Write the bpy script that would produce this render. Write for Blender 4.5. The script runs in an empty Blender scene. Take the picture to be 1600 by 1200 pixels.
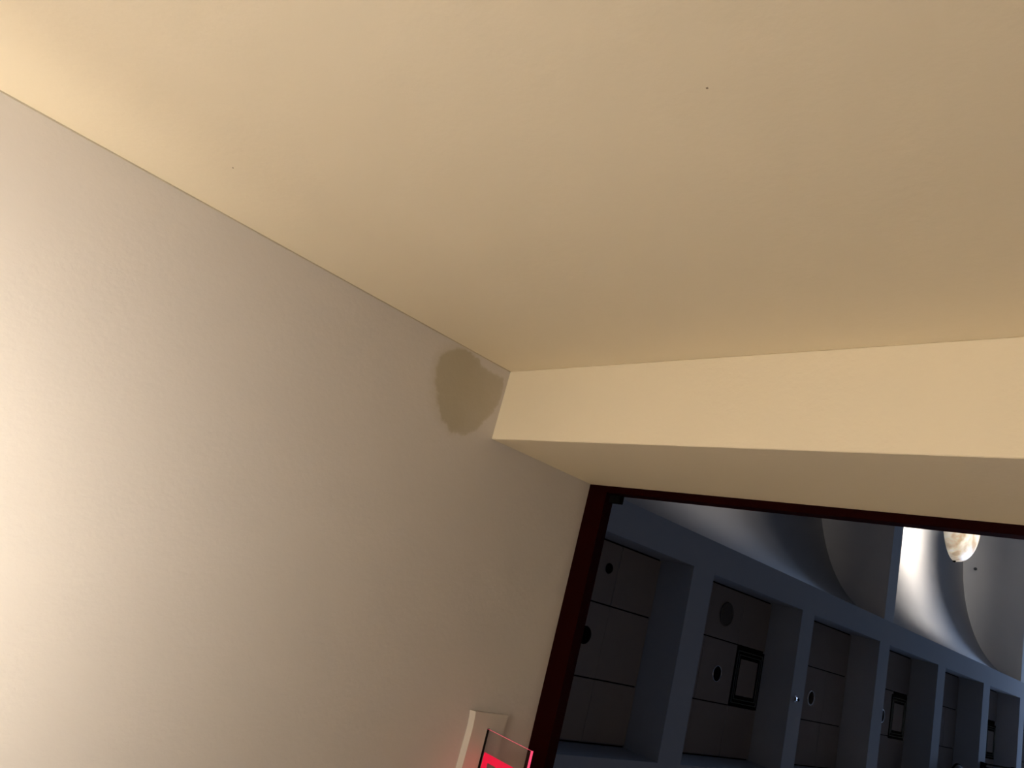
import bpy, bmesh, math
from mathutils import Matrix, Vector, noise

S = bpy.context.scene
COL = S.collection
CZ = 1.45            # camera height above the floor
K = 3.78             # metres per unit of the lobby's survey grid
HZ = 1.3 + CZ        # vestibule ceiling height

# ---------------------------------------------------------------- camera
R = [[0.6966563, 0.3744131, 0.6119517],
     [-0.2574245, 0.9266643, -0.2739086],
     [-0.6696287, 0.0332888, 0.7419496]]
cd = bpy.data.cameras.new('camera')
cam = bpy.data.objects.new('camera', cd); COL.objects.link(cam)
m = Matrix.Identity(4)
for i in range(3):
    m[i][0] = R[i][0]; m[i][1] = -R[i][1]; m[i][2] = -R[i][2]
m[2][3] = CZ
cam.matrix_world = m
cd.sensor_width = 36; cd.lens = 1114.6 / 1600 * 36; cd.clip_start = 0.01; cd.clip_end = 200
S.camera = cam

# ---------------------------------------------------------------- world, exposure, daylight
w = bpy.data.worlds.new('world'); S.world = w; w.use_nodes = True
w.node_tree.nodes['Background'].inputs[0].default_value = (0.25, 0.40, 0.75, 1)
w.node_tree.nodes['Background'].inputs[1].default_value = 0.3
S.view_settings.view_transform = 'Standard'
S.view_settings.look = 'None'
S.view_settings.gamma = 1
S.view_settings.use_curve_mapping = False
S.view_settings.exposure = 0.0

def light(name, typ, loc, power, color, size=0.1, size_y=None, rot=None):
    l = bpy.data.lights.new(name, typ); l.energy = power; l.color = color
    if typ == 'AREA':
        l.shape = 'RECTANGLE'; l.size = size; l.size_y = size_y
    else:
        l.shadow_soft_size = size
    o = bpy.data.objects.new(name, l); o.location = loc
    if rot: o.rotation_euler = rot
    COL.objects.link(o)
    return o
# daylight through the tall window at the far end of the lobby
light('window_daylight', 'AREA', (24.4, -0.2, 2.9), 1480, (0.45, 0.63, 1.0), 9.0, 4.4, (0, math.pi/2, 0))
# unseen warm fill added low in the lobby to lift the near coffers
light('lobby_fill', 'POINT', (5.2, 1.3, 1.6), 8, (1.0, 0.74, 0.55), 0.1)
# warm bulb inside the vestibule's bowl lamp
LB = Vector((-0.40, 0.34, 0.70 + CZ))
WARM = (1.0, 0.91, 0.735)
light('bowl_bulb', 'POINT', LB, 31.5, WARM, 0.06)
light('corridor_fill', 'POINT', (-3.2, -0.28, 0.70 + CZ), 84.0, WARM, 0.12)  # added fill from down the corridor, brightens the pier; no fixture there

# ---------------------------------------------------------------- helpers
def box(bm, lo, hi, bev=0.0):
    g = bmesh.ops.create_cube(bm, size=1.0)
    vs = g['verts']
    for v in vs:
        for i in range(3):
            v.co[i] = lo[i] if v.co[i] < 0 else hi[i]
    if bev:
        es = list({e for v in vs for e in v.link_edges})
        bmesh.ops.bevel(bm, geom=es, offset=bev, segments=1, affect='EDGES')
def mesh(name, bm, mat, smooth=False):
    me = bpy.data.meshes.new(name); bmesh.ops.recalc_face_normals(bm, faces=bm.faces)
    bm.to_mesh(me); bm.free()
    me.materials.append(mat)
    if smooth:
        for p in me.polygons: p.use_smooth = True
    return me
def obj(name, me, parent=None, loc=(0, 0, 0), **props):
    o = bpy.data.objects.new(name, me); COL.objects.link(o)
    if parent: o.parent = parent
    o.location = loc
    for k, v in props.items(): o[k] = v
    return o
def boxobj(name, lo, hi, mat, parent=None, bev=0.0, **props):
    """box whose origin sits at its centre bottom"""
    c = Vector(((lo[0]+hi[0])/2, (lo[1]+hi[1])/2, lo[2]))
    bm = bmesh.new()
    box(bm, [lo[i]-c[i] for i in range(3)], [hi[i]-c[i] for i in range(3)], bev)
    loc = c - (parent.location if parent else Vector())
    return obj(name, mesh(name, bm, mat), parent, loc, **props)
def empty(name, loc, parent=None, **props):
    return obj(name, None, parent, loc, **props)

def lathe(prof, n=48):
    """prof: list of (r, z) revolved round z, caps where r == 0"""
    bm = bmesh.new(); rings = []
    for r, z in prof:
        if r < 1e-6: rings.append([bm.verts.new((0, 0, z))])
        else: rings.append([bm.verts.new((r*math.cos(2*math.pi*i/n), r*math.sin(2*math.pi*i/n), z)) for i in range(n)])
    for a, b in zip(rings, rings[1:]):
        for i in range(n):
            j = (i+1) % n
            if len(a) == 1: bm.faces.new((a[0], b[i], b[j]))
            elif len(b) == 1: bm.faces.new((a[i], a[j], b[0]))
            else: bm.faces.new((a[i], a[j], b[j], b[i]))
    return bm

# ---------------------------------------------------------------- materials
def mat(name, col, rough=0.6, bump=0.0, scale=60, spec=0.4, metal=0.0, var=0.0, emit=None, es=0.0, dist=0.002):
    M = bpy.data.materials.new(name); M.use_nodes = True
    nt = M.node_tree; N = nt.nodes; P = N['Principled BSDF']
    P.inputs['Base Color'].default_value = (*col, 1)
    P.inputs['Roughness'].default_value = rough
    P.inputs['Specular IOR Level'].default_value = spec
    P.inputs['Metallic'].default_value = metal
    tc = N.new('ShaderNodeNewGeometry')
    if var or bump:
        nz = N.new('ShaderNodeTexNoise'); nz.inputs['Scale'].default_value = scale
        nz.inputs['Detail'].default_value = 5
        nt.links.new(tc.outputs['Position'], nz.inputs['Vector'])
    if var:
        n2 = N.new('ShaderNodeTexNoise'); n2.inputs['Scale'].default_value = scale/14; n2.inputs['Detail'].default_value = 3
        nt.links.new(tc.outputs['Position'], n2.inputs['Vector'])
        mx = N.new('ShaderNodeMix'); mx.data_type = 'RGBA'
        mx.inputs['A'].default_value = (*[c*(1-var) for c in col], 1)
        mx.inputs['B'].default_value = (*[min(1, c*(1+var)) for c in col], 1)
        nt.links.new(n2.outputs['Fac'], mx.inputs['Factor'])
        nt.links.new(mx.outputs['Result'], P.inputs['Base Color'])
    if bump:
        b = N.new('ShaderNodeBump'); b.inputs['Strength'].default_value = bump; b.inputs['Distance'].default_value = dist
        nt.links.new(nz.outputs['Fac'], b.inputs['Height'])
        nt.links.new(b.outputs['Normal'], P.inputs['Normal'])
    if emit:
        P.inputs['Emission Color'].default_value = (*emit, 1)
        P.inputs['Emission Strength'].default_value = es
    return M

M_ceil = mat('ceiling_paint', (0.68, 0.645, 0.63), 0.75, 0.25, 90, 0.2, var=0.012)
M_wall = mat('cream_wall_paint', (0.86, 0.765, 0.595), 0.6, 0.25, 90, 0.3, var=0.012)
M_floor = mat('vestibule_floor', (0.30, 0.24, 0.18), 0.6, 0.2, 40, var=0.1)
M_maho = mat('dark_red_frame', (0.012, 0.0009, 0.0008), 0.6, 0.1, 120, 0.02)
M_blk = mat('black_metal', (0.005, 0.005, 0.005), 0.8, spec=0.0)
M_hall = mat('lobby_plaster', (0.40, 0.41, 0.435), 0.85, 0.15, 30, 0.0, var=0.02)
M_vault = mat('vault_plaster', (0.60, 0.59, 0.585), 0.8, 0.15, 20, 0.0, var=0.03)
M_tile = mat('ceiling_tile', (0.36, 0.32, 0.305), 0.9, 0.4, 200, 0.0, var=0.04)
M_gap = mat('shadow_gap', (0.004, 0.004, 0.004), 0.9, spec=0.0)
M_hfloor = mat('lobby_floor', (0.09, 0.07, 0.06), 0.6, 0.05, 20, var=0.15)
M_trim = mat('white_trim_ring', (0.85, 0.85, 0.88), 0.3, spec=0.5)
M_chrome = mat('bright_ring', (0.9, 0.9, 0.93), 0.16, metal=1.0)
M_disc = mat('dull_grille', (0.14, 0.13, 0.125), 0.9, spec=0.0)
M_can = mat('can_baffle', (0.002, 0.002, 0.002), 0.9, spec=0.0)
M_canopy = mat('sign_canopy', (0.66, 0.62, 0.58), 0.45, spec=0.4)

def alabaster(name, es, col=(1.0, 0.86, 0.70), depth=0):
    M = bpy.data.materials.new(name); M.use_nodes = True
    nt = M.node_tree; N = nt.nodes; P = N['Principled BSDF']
    g = N.new('ShaderNodeTexCoord')
    nz = N.new('ShaderNodeTexNoise'); nz.inputs['Scale'].default_value = 4.5; nz.inputs['Detail'].default_value = 4
    nz.inputs['Distortion'].default_value = 0.25
    nt.links.new(g.outputs['Object'], nz.inputs['Vector'])
    r = N.new('ShaderNodeValToRGB'); r.color_ramp.elements[0].position = 0.38; r.color_ramp.elements[1].position = 0.64
    r.color_ramp.elements[0].color = (0.50, 0.38, 0.26, 1); r.color_ramp.elements[1].color = (0.95, 0.88, 0.78, 1)
    nt.links.new(nz.outputs['Fac'], r.inputs['Fac'])
    nt.links.new(r.outputs['Color'], P.inputs['Base Color'])
    mx = N.new('ShaderNodeMix'); mx.data_type = 'RGBA'; mx.blend_type = 'MULTIPLY'; mx.inputs['Factor'].default_value = 1
    nt.links.new(r.outputs['Color'], mx.inputs['A']); mx.inputs['B'].default_value = (*col, 1)
    nt.links.new(mx.outputs['Result'], P.inputs['Emission Color'])
    P.inputs['Emission Strength'].default_value = es
    P.inputs['Roughness'].default_value = 0.35
    if depth:     # the stone is thinner and nearer the bulb at the bottom of the bowl
        sx = N.new('ShaderNodeSeparateXYZ'); mr = N.new('ShaderNodeMapRange')
        mr.inputs['From Min'].default_value = -depth; mr.inputs['From Max'].default_value = 0
        mr.inputs['To Min'].default_value = es*2.9; mr.inputs['To Max'].default_value = es*0.6
        nt.links.new(g.outputs['Object'], sx.inputs[0]); nt.links.new(sx.outputs['Z'], mr.inputs['Value'])
        nt.links.new(mr.outputs['Result'], P.inputs['Emission Strength'])
    return M
M_alab = alabaster('alabaster_lit', 0.62, (1.0, 0.93, 0.82), 0.30)
M_alab_dim = alabaster('alabaster_dim', 0.02)
M_alab_room = alabaster('alabaster_vestibule', 18.3, (1.0, 1.08, 1.25))
M_alab_in = alabaster('alabaster_vestibule_inside', 6, (1.0, 1.08, 1.25))

def glass(name, tint=(0.96, 0.97, 0.97), ior=1.5):
    M = bpy.data.materials.new(name); M.use_nodes = True
    nt = M.node_tree; N = nt.nodes; N.clear()
    out = N.new('ShaderNodeOutputMaterial'); mix = N.new('ShaderNodeMixShader')
    t = N.new('ShaderNodeBsdfTransparent'); t.inputs[0].default_value = (*tint, 1)
    gl = N.new('ShaderNodeBsdfGlossy'); gl.inputs['Roughness'].default_value = 0.0
    fr = N.new('ShaderNodeFresnel'); fr.inputs['IOR'].default_value = ior
    nt.links.new(fr.outputs[0], mix.inputs[0]); nt.links.new(t.outputs[0], mix.inputs[1])
    nt.links.new(gl.outputs[0], mix.inputs[2]); nt.links.new(mix.outputs[0], out.inputs[0])
    return M
M_glass = glass('clear_pane', ior=1.07)
M_acry = glass('acrylic', (0.96, 0.93, 0.93), 1.25)
M_red = mat('red_letter', (0.55, 0.01, 0.04), 0.4, emit=(1.0, 0.004, 0.06), es=0.46)
M_pink = mat('glowing_edge', (0.6, 0.1, 0.15), 0.3, emit=(1.0, 0.07, 0.18), es=0.95)

# ================================================================= VESTIBULE
st = dict(kind='structure')
floor = boxobj('floor', (-6.2, -0.62, -0.05), (1.46, 2.4, 0.0), M_floor, **st)
ceil = boxobj('ceiling', (-6.2, -0.62, HZ), (1.5, 2.4, HZ+0.12), M_ceil, **st)
boxobj('wall_left', (-6.2, -0.62, 0), (1.5, -0.506, HZ), M_wall, **st)
boxobj('wall_back', (-6.3, -0.62, 0), (-6.2, 2.4, HZ), M_wall, **st)
boxobj('wall_right', (-6.2, 2.4, 0), (1.5, 2.5, HZ), M_wall, **st)
boxobj('wall_pier', (1.056, -0.506, 0), (1.5, -0.332, HZ), M_wall, None, 0.0015, **st)

M_caulk = mat('caulk_bead', (0.52, 0.46, 0.36), 0.6)
boxobj('trim_1', (-6.2, -0.5062, HZ-0.0022), (1.056, -0.5042, HZ), M_caulk, **st)
wl = [o for o in COL.objects if o.name == 'wall_left'][0]
for a, z, rr in ((0.2517, 1.1071, 0.0013), (0.4490, 0.3781, 0.0013)):
    bm = bmesh.new(); bmesh.ops.create_cone(bm, segments=10, radius1=rr, radius2=rr*0.5, depth=0.0008, cap_ends=True)
    bmesh.ops.rotate(bm, verts=bm.verts, cent=(0, 0, 0), matrix=Matrix.Rotation(math.pi/2, 3, 'X'))
    obj('nail_hole', mesh('nail_hole', bm, mat('nail_hole', (0.36, 0.28, 0.18))), wl, Vector((a, -0.5058, z+CZ)) - wl.location, label='tiny dark nail hole')

# --- damp patch left unpainted on the ceiling
POLY = [(0.8475,-0.4703),(0.8691,-0.4846),(0.8917,-0.4979),(0.9248,-0.5011),(0.9542,-0.4942),(0.9656,-0.4859),(1.0003,-0.484),(1.0388,-0.4798),(1.0472,-0.4631),(1.0528,-0.4303),(1.0387,-0.392),(1.0213,-0.3532),(1.0027,-0.3307),(0.9748,-0.313),(0.9377,-0.3016),(0.9187,-0.3164),(0.8959,-0.3311),(0.8736,-0.3503),(0.8576,-0.3778),(0.8459,-0.4039),(0.8391,-0.4321),(0.8417,-0.4551)]
def sdf(p, poly):
    d = 1e9; ins = False
    for i in range(len(poly)):
        a = Vector(poly[i]); b = Vector(poly[(i+1) % len(poly)])
        t = max(0, min(1, (p-a).dot(b-a)/(b-a).length_squared))
        d = min(d, (p-(a+(b-a)*t)).length)
        if (a.y > p.y) != (b.y > p.y) and p.x < (b.x-a.x)*(p.y-a.y)/(b.y-a.y)+a.x: ins = not ins
    return -d if ins else d
def sm(x, a, b):
    t = max(0, min(1, (x-a)/(b-a))); return t*t*(3-2*t)
nx, ny = 210, 190
x0, x1, y0, y1 = 0.79, 1.0555, -0.5055, -0.27
pts = {}; vs = []; al = []; fs = []
def stain_at(x, y):
    n = noise.fractal(Vector((x*26, y*26, 0)), 0.6, 2.2, 5)
    n3 = noise.fractal(Vector((x*11, y*11, 5)), 0.8, 2.0, 3)
    d = sdf(Vector((x, y)), POLY) + 0.0065*n
    # edge is crisp towards the corner, softer on the far and lower sides
    soft = 0.004 + 0.016*sm(0.93-x, 0.0, 0.08) + 0.020*sm(y+0.36, 0, 0.04)*sm(x-0.99, 0, 0.03)
    a = (0.62+0.16*n3)*(1-sm(d, -soft, 0.002)) + 0.24*(1-sm(d, -0.001, 0.018+0.010*n3))*sm(1.0-x, 0, 0.08) + 0.22*(1-sm(d, -0.012, 0.0))
    return max(0, min(1, a))*sm(x1-x, 0, 0.004)
A = [[stain_at(x0+(x1-x0)*i/nx, y0+(y1-y0)*j/ny) for i in range(nx+1)] for j in range(ny+1)]
def vid(i, j):
    if (i, j) not in pts:
        pts[i, j] = len(vs); vs.append((x0+(x1-x0)*i/nx-0.93, y0+(y1-y0)*j/ny+0.40, 0)); al.append(A[j][i])
    return pts[i, j]
for j in range(ny):
    for i in range(nx):
        if max(A[j][i], A[j][i+1], A[j+1][i], A[j+1][i+1]) > 0.004:
            fs.append((vid(i, j), vid(i, j+1), vid(i+1, j+1), vid(i+1, j)))
me = bpy.data.meshes.new('water_stain'); me.from_pydata(vs, [], fs)
at = me.attributes.new('stain', 'FLOAT', 'POINT'); at.data.foreach_set('value', al)
M = M_ceil.copy(); M.name = 'damp_plaster'
nt = M.node_tree; N = nt.nodes; P = N['Principled BSDF']
src = P.inputs['Base Color'].links[0].from_socket
an = N.new('ShaderNodeAttribute'); an.attribute_name = 'stain'
mx = N.new('ShaderNodeMix'); mx.data_type = 'RGBA'
nt.links.new(an.outputs['Fac'], mx.inputs['Factor']); nt.links.new(src, mx.inputs['A'])
mx.inputs['B'].default_value = (0.49, 0.445, 0.355, 1)
nt.links.new(mx.outputs['Result'], P.inputs['Base Color'])
me.materials.append(M)
obj('water_stain', me, ceil, Vector((0.93, -0.40, HZ-0.0004)) - ceil.location,
    label='darker grey damp patch with ragged edges')

# --- dark red glazed door frame
FA, FB = 1.43, 1.46
door = empty('door_1', (FA, 0.9, 0), **st)
boxobj('frame_head', (FA, -0.332, 1.237+CZ), (FB+0.005, 2.4, HZ), M_maho, door, 0.0012)
boxobj('frame_jamb', (FA, -0.332, 0.0), (FB+0.005, -0.3140, 1.237+CZ), M_maho, door, 0.0012)
boxobj('frame_jamb', (FA, 2.34, 0.0), (FB+0.005, 2.4, 1.237+CZ), M_maho, door, 0.0012)
boxobj('threshold', (FA, -0.3135, 0.0), (FB, 2.34, 0.03), M_maho, door, 0.001)
boxobj('pivot_block', (1.444, -0.3135, 1.2005+CZ), (1.462, -0.2925, 1.235+CZ), M_blk, door, 0.001)
boxobj('pane', (1.4655, -0.320, 0.03), (1.4705, 2.34, 1.245+CZ), M_glass, door)

# --- edge-lit exit sign: white canopy, clear acrylic panel, red letters
sign = empty('exit_sign', (1.2725, 0.47, HZ), label='edge-lit clear EXIT sign with red letters under a white canopy on the ceiling',
             category='exit sign')
bm = bmesh.new()
sec = [(-0.0615, 0.0), (-0.062, -0.002), (-0.053, -0.011), (0.053, -0.011), (0.062, -0.002), (0.0615, 0.0)]
L0, L1 = -0.202, 0.202
ringsN = []
for y, s in ((L0, 1.0), (L0+0.006, 0.98), (L0+0.02, 0.95), (L0+0.04, 0.93), (L0+0.12, 0.97), (0, 1.0), (L1-0.12, 0.97), (L1-0.04, 0.93), (L1-0.02, 0.95), (L1-0.006, 0.98), (L1, 1.0)):
    ringsN.append([bm.verts.new((x*s, y, z)) for x, z in sec])
for a, b in zip(ringsN, ringsN[1:]):
    for i in range(len(sec)):
        j = (i+1) % len(sec); bm.faces.new((a[i], a[j], b[j], b[i]))
bm.faces.new(ringsN[0]); bm.faces.new(ringsN[-1][::-1])
canopy = obj('canopy', mesh('canopy', bm, M_canopy), sign)
PA = 0.0
PY0, PY1 = 0.302-0.47, 0.305
boxobj2 = lambda n, lo, hi, mt, par, bev=0.0, **k: boxobj(n, [lo[i]+par.matrix_basis.translation[i] for i in range(3)], [hi[i]+par.matrix_basis.translation[i] for i in range(3)], mt, par, bev, **k)
PZ0, PZ1 = -0.157, -0.0125
panel = boxobj2('acrylic_panel', (PA-0.003, PY0, PZ0), (PA+0.003, -PY0, PZ1), M_acry, sign)
boxobj2('panel_edge', (PA-0.0032, PY0, PZ0-0.0012), (PA+0.0032, -PY0, PZ0), M_pink, sign, label='glowing pink lower edge')
boxobj2('slot', (PA-0.0035, PY0-0.001, PZ1+0.001), (PA+0.0030, -PY0+0.001, -0.0105), M_blk, sign, label='thin black slot holding the clear panel')
bm = bmesh.new(); box(bm, (PA-0.0032, PY0-0.0004, PZ0), (PA-0.0022, PY0, PZ1))
obj('end_edge', mesh('end_edge', bm, M_pink), sign, label='thin red lit end edge')
# letters, read from the far side; strokes lie on the near face of the panel
LZ0, LZ1 = -0.142, -0.0205
T = 0.0175
LX = PA-0.0036
def strokes(polys):
    bm = bmesh.new()
    for poly in polys:
        lo = [bm.verts.new((LX-0.0003, y, z)) for y, z in poly]; hi = [bm.verts.new((LX+0.0003, y, z)) for y, z in poly]
        bm.faces.new(lo); bm.faces.new(hi[::-1])
        for i in range(len(poly)):
            j = (i+1) % len(poly); bm.faces.new((lo[i], lo[j], hi[j], hi[i]))
    return bm
def rc(y0, y1, z0, z1): return [(y0, z0), (y1, z0), (y1, z1), (y0, z1)]
y = PY0+0.047 - 0.0   # E starts here
zm = (LZ0+LZ1)/2
E = strokes([rc(y, y+T, LZ0, LZ1), rc(y+T, y+0.062, LZ1-T, LZ1), rc(y+T, y+0.056, zm-T/2, zm+T/2), rc(y+T, y+0.062, LZ0, LZ0+T)])
obj('letter', mesh('letter_e', E, M_red), sign, label='red letter E')
y2 = y+0.075
X = strokes([[(y2, LZ1), (y2+0.021, LZ1), (y2+0.070, LZ0), (y2+0.049, LZ0)], [(y2+0.049, LZ1), (y2+0.070, LZ1), (y2+0.0455, zm), (y2+0.0245+0.0105, zm+0.012)], [(y2, LZ0), (y2+0.021, LZ0), (y2+0.0455-0.0105, zm-0.012), (y2+0.0245, zm)]])
obj('letter', mesh('letter_x', X, M_red), sign, label='red letter X')
y3 = y2+0.083
obj('letter', mesh('letter_i', strokes([rc(y3, y3+T, LZ0, LZ1)]), M_red), sign, label='red letter I')
y4 = y3+0.030
obj('letter', mesh('letter_t', strokes([rc(y4, y4+0.062, LZ1-T, LZ1), rc(y4+0.031-T/2, y4+0.031+T/2, LZ0, LZ1-T)]), M_red), sign, label='red letter T')
# the sign's own red lamp glow on its canopy
light('sign_glow', 'POINT', (1.25, 0.42, HZ-0.06), 0.024, (1.0, 0.05, 0.10), 0.03)

# --- bowl uplight of the vestibule (just outside the frame, gives the room's light)
def bowl_mesh(r, d, name, m_, th=0.012):
    prof = []
    n = 14
    for i in range(n+1):
        t = i/n*math.pi/2; prof.append((r*math.sin(t), -d*math.cos(t)))
    prof.append((r+th*0.6, 0.004)); prof.append((r-th, 0.004))
    for i in range(n, -1, -1):
        t = i/n*math.pi/2; prof.append(((r-th)*math.sin(t), -(d-th)*math.cos(t)))
    return mesh(name, lathe(prof), m_, True)
rl = empty('pendant_lamp', (LB.x, LB.y, LB.z-0.05-0.0), label='translucent bowl pendant hanging in the vestibule', category='lamp')
obj('bowl', bowl_mesh(0.20, 0.19, 'room_bowl', M_alab_room), rl, (0, 0, 0.155))
obj('lining', mesh('lining', lathe([(0, -0.172), (0.09, -0.152), (0.16, -0.088), (0.182, 0.0), (0.184, 0.0), (0.162, -0.090), (0.092, -0.154), (0, -0.174)]), M_alab_in, True), rl, (0, 0, 0.155))
for k in range(3):
    a = 2*math.pi*k/3
    bm = bmesh.new(); p = Vector((0.2*math.cos(a), 0.2*math.sin(a), 0.155)); q = Vector((0, 0, HZ-rl.location.z-0.02))
    g = bmesh.ops.create_cone(bm, segments=6, radius1=0.002, radius2=0.002, depth=(q-p).length, cap_ends=True)
    rotm = (q-p).to_track_quat('Z', 'Y').to_matrix().to_4x4()
    bmesh.ops.transform(bm, matrix=Matrix.Translation((p+q)/2) @ rotm, verts=bm.verts)
    obj('rod', mesh('rod', bm, M_blk), rl)
obj('ceiling_rose', mesh('rose', lathe([(0, -0.02), (0.04, -0.02), (0.055, 0), (0, 0)], 24), M_blk), rl, (0, 0, HZ-rl.location.z))

# ================================================================= LOBBY BEYOND THE GLASS
HC = K + CZ                                  # underside of the lobby's beams
TZ = 1.095*K + CZ                            # face of the tiles in the coffers
HX0, HX1 = 1.5, 24.0
HY0, HY1 = -1.50*K, 1.44*K
boxobj('floor', (1.46, HY0, -0.05), (HX1, HY1, 0.0), M_hfloor, **st)
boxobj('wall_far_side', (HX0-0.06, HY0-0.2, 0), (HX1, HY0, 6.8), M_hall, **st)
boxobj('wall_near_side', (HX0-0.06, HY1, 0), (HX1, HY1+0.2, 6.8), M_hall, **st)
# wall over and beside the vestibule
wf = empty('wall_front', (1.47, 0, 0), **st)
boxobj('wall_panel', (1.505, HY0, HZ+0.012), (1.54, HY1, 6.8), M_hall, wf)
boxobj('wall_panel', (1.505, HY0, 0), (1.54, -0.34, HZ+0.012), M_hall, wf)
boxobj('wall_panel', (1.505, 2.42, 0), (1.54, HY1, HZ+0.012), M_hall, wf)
# window wall
we = empty('wall_end', (HX1, 0, 0), **st)
boxobj('wall_panel', (HX1, HY0, 0), (HX1+0.2, -4.7, 6.8), M_hall, we)
boxobj('wall_panel', (HX1, 4.3, 0), (HX1+0.2, HY1, 6.8), M_hall, we)
boxobj('wall_panel', (HX1, -4.7, 5.1), (HX1+0.2, 4.3, 6.8), M_hall, we)
boxobj('wall_panel', (HX1, -4.7, 0), (HX1+0.2, 4.3, 0.7), M_hall, we)
win = empty('window_1', (HX1, -0.2, 0.7), **st)
for i in range(7):
    yy = -4.7 + 1.5*i
    boxobj('mullion', (HX1+0.02, yy-0.04, 0.7), (HX1+0.12, yy+0.04, 5.1), M_hall, win)
for i in range(6):
    yy = -4.7 + 1.5*i
    boxobj('pane', (HX1+0.06, yy+0.04, 0.7), (HX1+0.066, yy+1.46, 5.1), M_glass, win)

hc = empty('ceiling', (0, 0, HC), **st)
# coffers: (near edge, far edge) in survey units
COF = [(1.04, 1.529), (1.622, 2.117), (2.197, 2.710), (2.801, 3.315), (3.404, 3.930), (4.031, 4.556), (4.648, 5.17), (5.26, 5.78), (5.87, 6.39), (6.48, 7.0), (7.09, 7.61)]
ROW = [(-0.178, 0.266), (0.358, 0.802), (0.894, 1.338)]
TOPZ = TZ + 0.10
# long beams along the hall
LB_ = [(-0.2555, -0.178), (0.266, 0.358), (0.802, 0.894), (1.338, 1.44)]
for b0, b1 in LB_:
    boxobj('beam', (1.56, b0*K, HC), (HX1, b1*K, TOPZ), M_hall, hc)
# cross beams between the coffers
prev = 1.56/K
crossb = []
for a0, a1 in COF:
    crossb.append((prev, a0)); prev = a1
crossb.append((prev, HX1/K))
GAP = 0.012
for r0, r1 in ROW:
    for a0, a1 in crossb:
        if a1*K - 1.56 < 0.02: continue
        boxobj('beam', (max(a0*K, 1.56), r0*K, HC), (a1*K, r1*K, TOPZ), M_hall, hc)
# tiles: three along the hall, three across, with dark joints
for ir, (r0, r1) in enumerate(ROW):
    cy = r0 + 0.2255
    by = [r0, cy-0.0815, cy+0.0815, r1]
    for ic, (a0, a1) in enumerate(COF):
        bx = [a0, a0+0.1635, a1-0.1600, a1]
        if a1*K < 1.6: continue
        boxobj('tile_backing', (a0*K, r0*K, TZ+0.022), (a1*K, r1*K, TZ+0.05), M_gap, hc)
        for i in range(3):
            for j in range(3):
                # the diffuser takes the place of one tile
                if ir == 0 and i == 2 and j == 1 and ic in (1, 3, 5, 7, 9): continue
                gx0 = 0.002; gx1 = 0.002 if i < 2 else 0.008
                gy0 = 0.006 if j else 0.016; gy1 = 0.006 if j < 2 else 0.016
                dz = 0.003*math.sin(ic*5.1+i*2.3+j*3.7+ir)
                boxobj('ceiling_tile', (bx[i]*K+gx0, by[j]*K+gy0, TZ+dz), (bx[i+1]*K-gx1, by[j+1]*K-gy1, TZ+0.022), M_tile, hc, 0.003)

# square air diffusers
def diffuser_parts(s):
    """s = half width; list of (name, mesh)"""
    def ring(h0, h1, z0, z1, z2):
        # sloped square louvre from half width h0 (low, z0) to h1 (high, z1)
        bm = bmesh.new(); rows = []
        for h, z in ((h0, z0), (h0-0.012, z0), (h1, z1), (h1+0.008, z2)):
            rows.append([bm.verts.new((sx*h, sy*h, z)) for sx, sy in ((-1,-1),(1,-1),(1,1),(-1,1))])
        rows.append(rows[0])
        for a, b in zip(rows, rows[1:]):
            for i in range(4):
                j = (i+1) % 4; bm.faces.new((a[i], a[j], b[j], b[i]))
        return bm
    def flat(h0, h1, z0, z1):
        # square ring plate between half widths h0 > h1
        bm = bmesh.new(); rows = []
        for h, z in ((h0, z1), (h0, z0), (h1, z0), (h1, z1)):
            rows.append([bm.verts.new((sx*h, sy*h, z)) for sx, sy in ((-1,-1),(1,-1),(1,1),(-1,1))])
        rows.append(rows[0])
        for a, b in zip(rows, rows[1:]):
            for i in range(4):
                j = (i+1) % 4; bm.faces.new((a[i], a[j], b[j], b[i]))
        return bm
    out = [('outer_frame', mesh('outer_frame', flat(s, s-0.112, -0.004, 0.012), M_blk))]
    for h in (s-0.034, s-0.072):
        out.append(('louvre', mesh('louvre', flat(h, h-0.007, -0.010, -0.004), M_grey)))
    bm = bmesh.new(); h = s-0.115; box(bm, (-h, -h, -0.006), (h, h, 0.008), 0.002)
    out.append(('centre_panel', mesh('centre_panel', bm, M_tile)))
    bm = bmesh.new(); box(bm, (-s+0.01, -s+0.01, 0.012), (s-0.01, s-0.01, 0.020))
    out.append(('plenum', mesh('plenum', bm, M_can)))
    return out
M_grey = mat('louvre_metal', (0.16, 0.18, 0.17), 0.7, spec=0.0)
dp = diffuser_parts(0.300)
DIFF = [(2.036, 0.050, 'square black louvred air diffuser in the second coffer from the frame corner'),
        (3.220, 0.056, 'square black louvred air diffuser in the fourth coffer, beside the bright-rimmed downlight'),
        (4.474, 0.064, 'square black louvred air diffuser partly hidden by a beam near the right edge')]
for a, b, lab in DIFF:
    d = empty('air_diffuser', (a*K, b*K, TZ), label=lab, category='air vent', group='square air diffusers in the coffers')
    for n, me_ in dp: obj(n, me_, d)
for a, lab in ((5.70, 'black louvred air diffuser beyond the right edge, nearer of two'), (6.92, 'black louvred air diffuser beyond the right edge, farthest of all')):
    d = empty('air_diffuser', (a*K, 0.065*K, TZ), label=lab, category='air vent', group='square air diffusers in the coffers')
    for n, me_ in dp: obj(n, me_, d)

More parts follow.
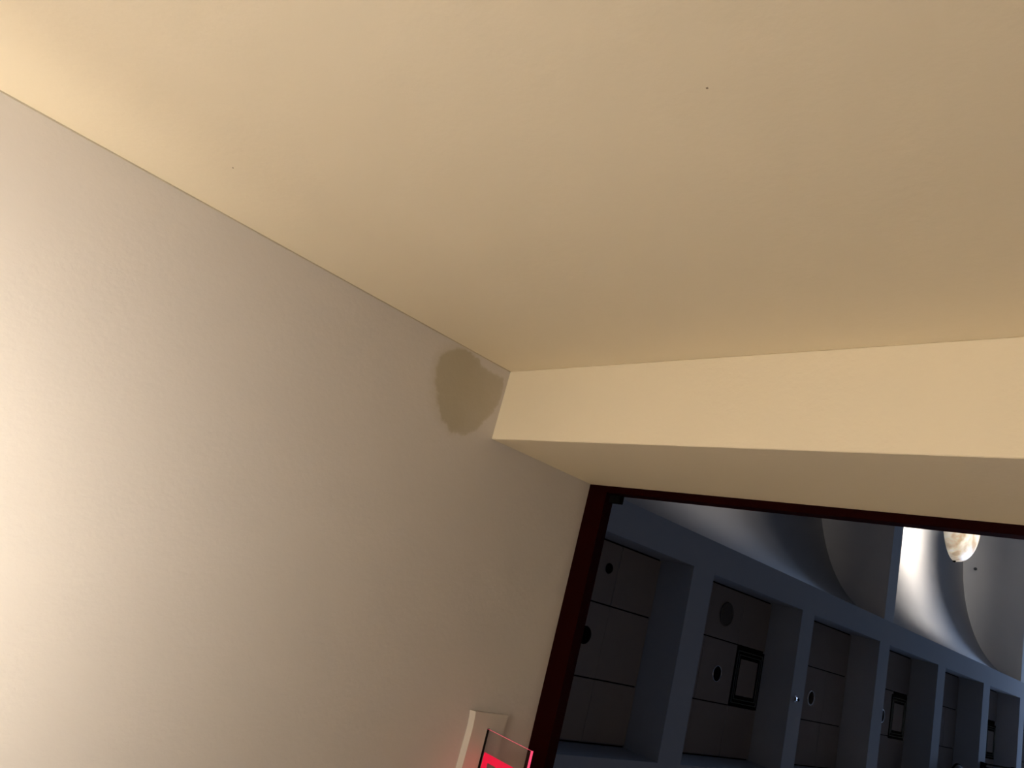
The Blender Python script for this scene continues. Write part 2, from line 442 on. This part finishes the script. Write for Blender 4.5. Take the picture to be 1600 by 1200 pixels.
# recessed downlights: trim ring + dark can
def downlight(a, b, z, r, lab, ringm, cat='downlight', thick=0.012, name='recessed_downlight', inner=None, grp=None):
    d = empty(name, (a*K, b*K, z), label=lab, category=cat)
    if grp: d['group'] = grp
    obj('trim_ring', mesh('trim_ring', lathe([(r-thick, -0.001), (r-thick, -0.009), (r-thick*0.8, -0.014), (r-thick*0.4, -0.014), (r, -0.008), (r+0.002, -0.001), (r-thick, -0.001)], 40), ringm, True), d)
    obj('can', mesh('can', lathe([(0, -0.0035), (r-thick+0.001, -0.005), (r-thick+0.001, -0.002), (0, -0.002)], 32), inner or M_can), d)
    return d
G = 'downlights in the coffers'
ZD = TZ - 0.003
downlight(1.300, 0.041, ZD, 0.073, 'dark round downlight half hidden behind the dark red frame in the first coffer', M_blk, grp=G)
downlight(1.333, -0.115, ZD, 0.044, 'small dark round fitting high in the first coffer above the half hidden downlight', M_blk, cat='ceiling speaker', name='ceiling_speaker')
downlight(1.870, -0.104, ZD, 0.122, 'dull grey round disc on the second coffer', M_disc, cat='ceiling speaker', inner=M_disc, name='ceiling_speaker')
downlight(1.870, 0.055, ZD, 0.080, 'black round downlight left of the first square diffuser, with a faint rim', M_chrome, thick=0.006, grp=G)
downlight(2.453, 0.060, ZD, 0.088, 'black downlight with a complete bright rim in the third coffer', M_chrome, thick=0.012, grp=G)
downlight(3.057, 0.063, ZD, 0.090, 'downlight cut by a beam so that its bright rim shows as a crescent', M_chrome, thick=0.012, grp=G)
downlight(3.660, 0.082, ZD, 0.080, 'downlight showing only as a thin dark sliver behind the fourth beam', M_blk, grp=G)
# sprinkler heads
def sprinkler(loc, lab, grp=None):
    d = empty('sprinkler', loc, label=lab, category='sprinkler')
    if grp: d['group'] = grp
    obj('escutcheon', mesh('escutcheon', lathe([(0, -0.014), (0.018, -0.014), (0.034, -0.004), (0.036, 0), (0, 0)], 24), M_chrome, True), d)
    obj('deflector', mesh('deflector', lathe([(0, -0.040), (0.016, -0.040), (0.016, -0.036), (0.005, -0.030), (0.005, -0.013), (0, -0.013)], 16), M_blk, True), d)
sprinkler((2.147*K, 0.067*K, HC), 'small bright sprinkler plate under the beam between the second and third coffers')

# ---- barrel vaulted bays behind the edge beam
VC, VW, VH, VS = -0.86, 0.605, 0.285, 1.012   # centre, half width, rise, springing
def vz(t): return VS + VH*math.sin(t)
BAYS = [(1.56/K, 2.724), (2.808, 4.548), (4.632, 6.372), (6.456, 8.19)]
n = 40
for a0, a1 in BAYS:
    bm = bmesh.new()
    ins = []; outs = []
    for i in range(n+1):
        t = math.pi*i/n
        ins.append(((VC + VW*math.cos(t))*K, vz(t)*K))
        outs.append(((VC + (VW+0.03)*math.cos(t))*K, (VS+(VH+0.03)*math.sin(t))*K))
    L = []
    for a in (a0*K, a1*K):
        L.append(([bm.verts.new((a, p[0], p[1]+CZ)) for p in ins], [bm.verts.new((a, p[0], p[1]+CZ)) for p in outs]))
    for i in range(n):
        bm.faces.new((L[0][0][i], L[0][0][i+1], L[1][0][i+1], L[1][0][i]))
        bm.faces.new((L[0][1][i], L[1][1][i], L[1][1][i+1], L[0][1][i+1]))
        for e in (0, 1): bm.faces.new((L[e][0][i], L[e][1][i], L[e][1][i+1], L[e][0][i+1]))
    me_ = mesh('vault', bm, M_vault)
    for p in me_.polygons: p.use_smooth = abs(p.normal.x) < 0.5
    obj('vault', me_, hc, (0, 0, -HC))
# transverse beams carrying the end walls of the vaults, underside flush with the other beams
for a0, a1 in [(2.724, 2.808), (4.548, 4.632), (6.372, 6.456)]:
    bm = bmesh.new()
    prof = [(-0.2556*K, HC), ((VC-VW)*K, HC)]
    prof += [(min(-0.2556*K, (VC - (VW+0.03)*math.cos(math.pi*i/24))*K), (VS+(VH+0.03)*math.sin(math.pi*i/24))*K+CZ) for i in range(25)]
    A_ = [bm.verts.new((a0*K, y_, z_)) for y_, z_ in prof]; B_ = [bm.verts.new((a1*K, y_, z_)) for y_, z_ in prof]
    bm.faces.new(A_); bm.faces.new(B_[::-1])
    for i in range(len(prof)):
        j = (i+1) % len(prof); bm.faces.new((A_[i], A_[j], B_[j], B_[i]))
    obj('beam', mesh('end_beam', bm, M_vault), hc, (0, 0, -HC))
boxobj('beam', (1.56, HY0, HC), (HX1, (VC-VW)*K, HC+0.3), M_hall, hc)
boxobj('ceiling_deck', (HX0-0.06, HY0, 6.7), (HX1+0.2, HY1, 6.8), M_hall, hc)

# sprinkler on the end wall of the bright bay
sp = empty('wall_sensor', (4.548*K, -0.787*K, 1.236*K+CZ), label='tiny dark round sensor on the end wall right of the lit bowl', category='sensor')
bm = lathe([(0, 0.035), (0.018, 0.035), (0.032, 0.0), (0, 0)], 20)
bmesh.ops.rotate(bm, verts=bm.verts, cent=(0, 0, 0), matrix=Matrix.Rotation(-math.pi/2, 3, 'Y'))
obj('housing', mesh('housing', bm, mat('sensor_body', (0.08, 0.08, 0.085))), sp)

# ---- alabaster bowl pendants in the vaults
def bowl_pendant(a, b, zr, r, d, m_, power, lab, col, grp=None):
    p = empty('alabaster_pendant', (a*K, b*K, (zr)*K+CZ), label=lab, category='lamp')
    if grp: p['group'] = grp
    prof = []
    n_ = 16
    for i in range(n_+1):
        s = i/n_
        prof.append((r*K*math.sin(s*math.pi/2)**1.0, -d*K*math.cos(s*math.pi/2)**0.9 if s < 1 else 0))
    th = 0.02
    prof += [(r*K+0.006, 0.012), (r*K-th, 0.012)]
    for i in range(n_, -1, -1):
        s = i/n_; prof.append(((r*K-th)*math.sin(s*math.pi/2), -(d*K-th)*math.cos(s*math.pi/2)))
    obj('bowl', mesh('bowl', lathe(prof, 64), m_, True), p)
    obj('finial', mesh('finial', lathe([(0, -0.06), (0.018, -0.045), (0.03, -0.02), (0.02, 0), (0, 0)], 20), M_blk, True), p, (0, 0, -d*K))
    top = (VS+VH)*K - zr*K
    for k in range(3):
        an = math.radians(90 + 120*k)
        q0 = Vector(((r*K)*math.cos(an), (r*K)*math.sin(an), 0.0))
        obj('bolt', mesh('bolt', lathe([(0, -0.028), (0.02, -0.02), (0.028, 0), (0.02, 0.02), (0, 0.028)], 14), M_blk, True), p, q0)
    obj('stem', mesh('stem', lathe([(0, -d*K+0.02), (0.012, -d*K+0.02), (0.012, top), (0, top)], 12), M_blk, True), p)
    obj('ceiling_rose', mesh('rose', lathe([(0, -0.06), (0.06, -0.05), (0.10, 0.02), (0, 0.02)], 24), M_blk, True), p, (0, 0, top))
    light('pendant_bulb', 'POINT', p.location + Vector((0, 0, -0.10)), power, col, 0.10)
    return p
bowl_pendant(3.68, -0.845, 1.085, 0.185, 0.080, M_alab, 100, 'lit mottled alabaster bowl pendant half hidden above the frame, in the bright vaulted bay', (1.0, 0.96, 0.93))
bowl_pendant(1.85, -0.86, 1.085, 0.20, 0.085, M_alab_dim, 28, 'dim alabaster bowl pendant in the darker bay, hidden behind the frame', (1.0, 0.90, 0.80))

# ---- dim bowl and slatted grille hanging under the beams at the bottom edge of the view
p = empty('alabaster_pendant', (3.52*K, 0.272*K, 0.965*K+CZ), label='unlit beige bowl lamp peeking in at the bottom edge below the coffers', category='lamp')
prof = [(0.105*K*math.sin(i/12*math.pi/2), -0.045*K*math.cos(i/12*math.pi/2)) for i in range(13)]
prof += [(0.105*K-0.02, 0.0)] + [((0.105*K-0.02)*math.sin(i/12*math.pi/2), -(0.045*K-0.02)*math.cos(i/12*math.pi/2)) for i in range(12, -1, -1)]
obj('bowl', mesh('bowl', lathe(prof, 48), mat('unlit_bowl', (0.10, 0.085, 0.075), 0.6, spec=0.1), True), p)
obj('rim_band', mesh('rim_band', lathe([(0.105*K+0.001, -0.02), (0.105*K+0.012, -0.02), (0.105*K+0.012, 0.004), (0.105*K+0.001, 0.004), (0.105*K+0.001, -0.02)], 48), M_blk, True), p)
obj('stem', mesh('stem', lathe([(0, -0.045*K+0.02), (0.012, -0.045*K+0.02), (0.012, 0.035*K), (0, 0.035*K)], 12), M_blk, True), p)
g = empty('slatted_grille', (4.22*K, 0.19*K, 0.978*K+CZ), label='black slatted grille hanging below the rightmost diffuser at the bottom edge', category='grille')
for k in range(6):
    yy = (-0.038 + 0.0152*k)*K
    boxobj2('slat', (-0.26*K, yy-0.012, -0.012), (0.26*K, yy+0.012, 0.006), M_blk, g)
for xx in (-0.26*K, 0.24*K):
    boxobj2('end_bar', (xx, -0.042*K, 0.006), (xx+0.05, 0.042*K, 0.0215*K), M_blk, g)
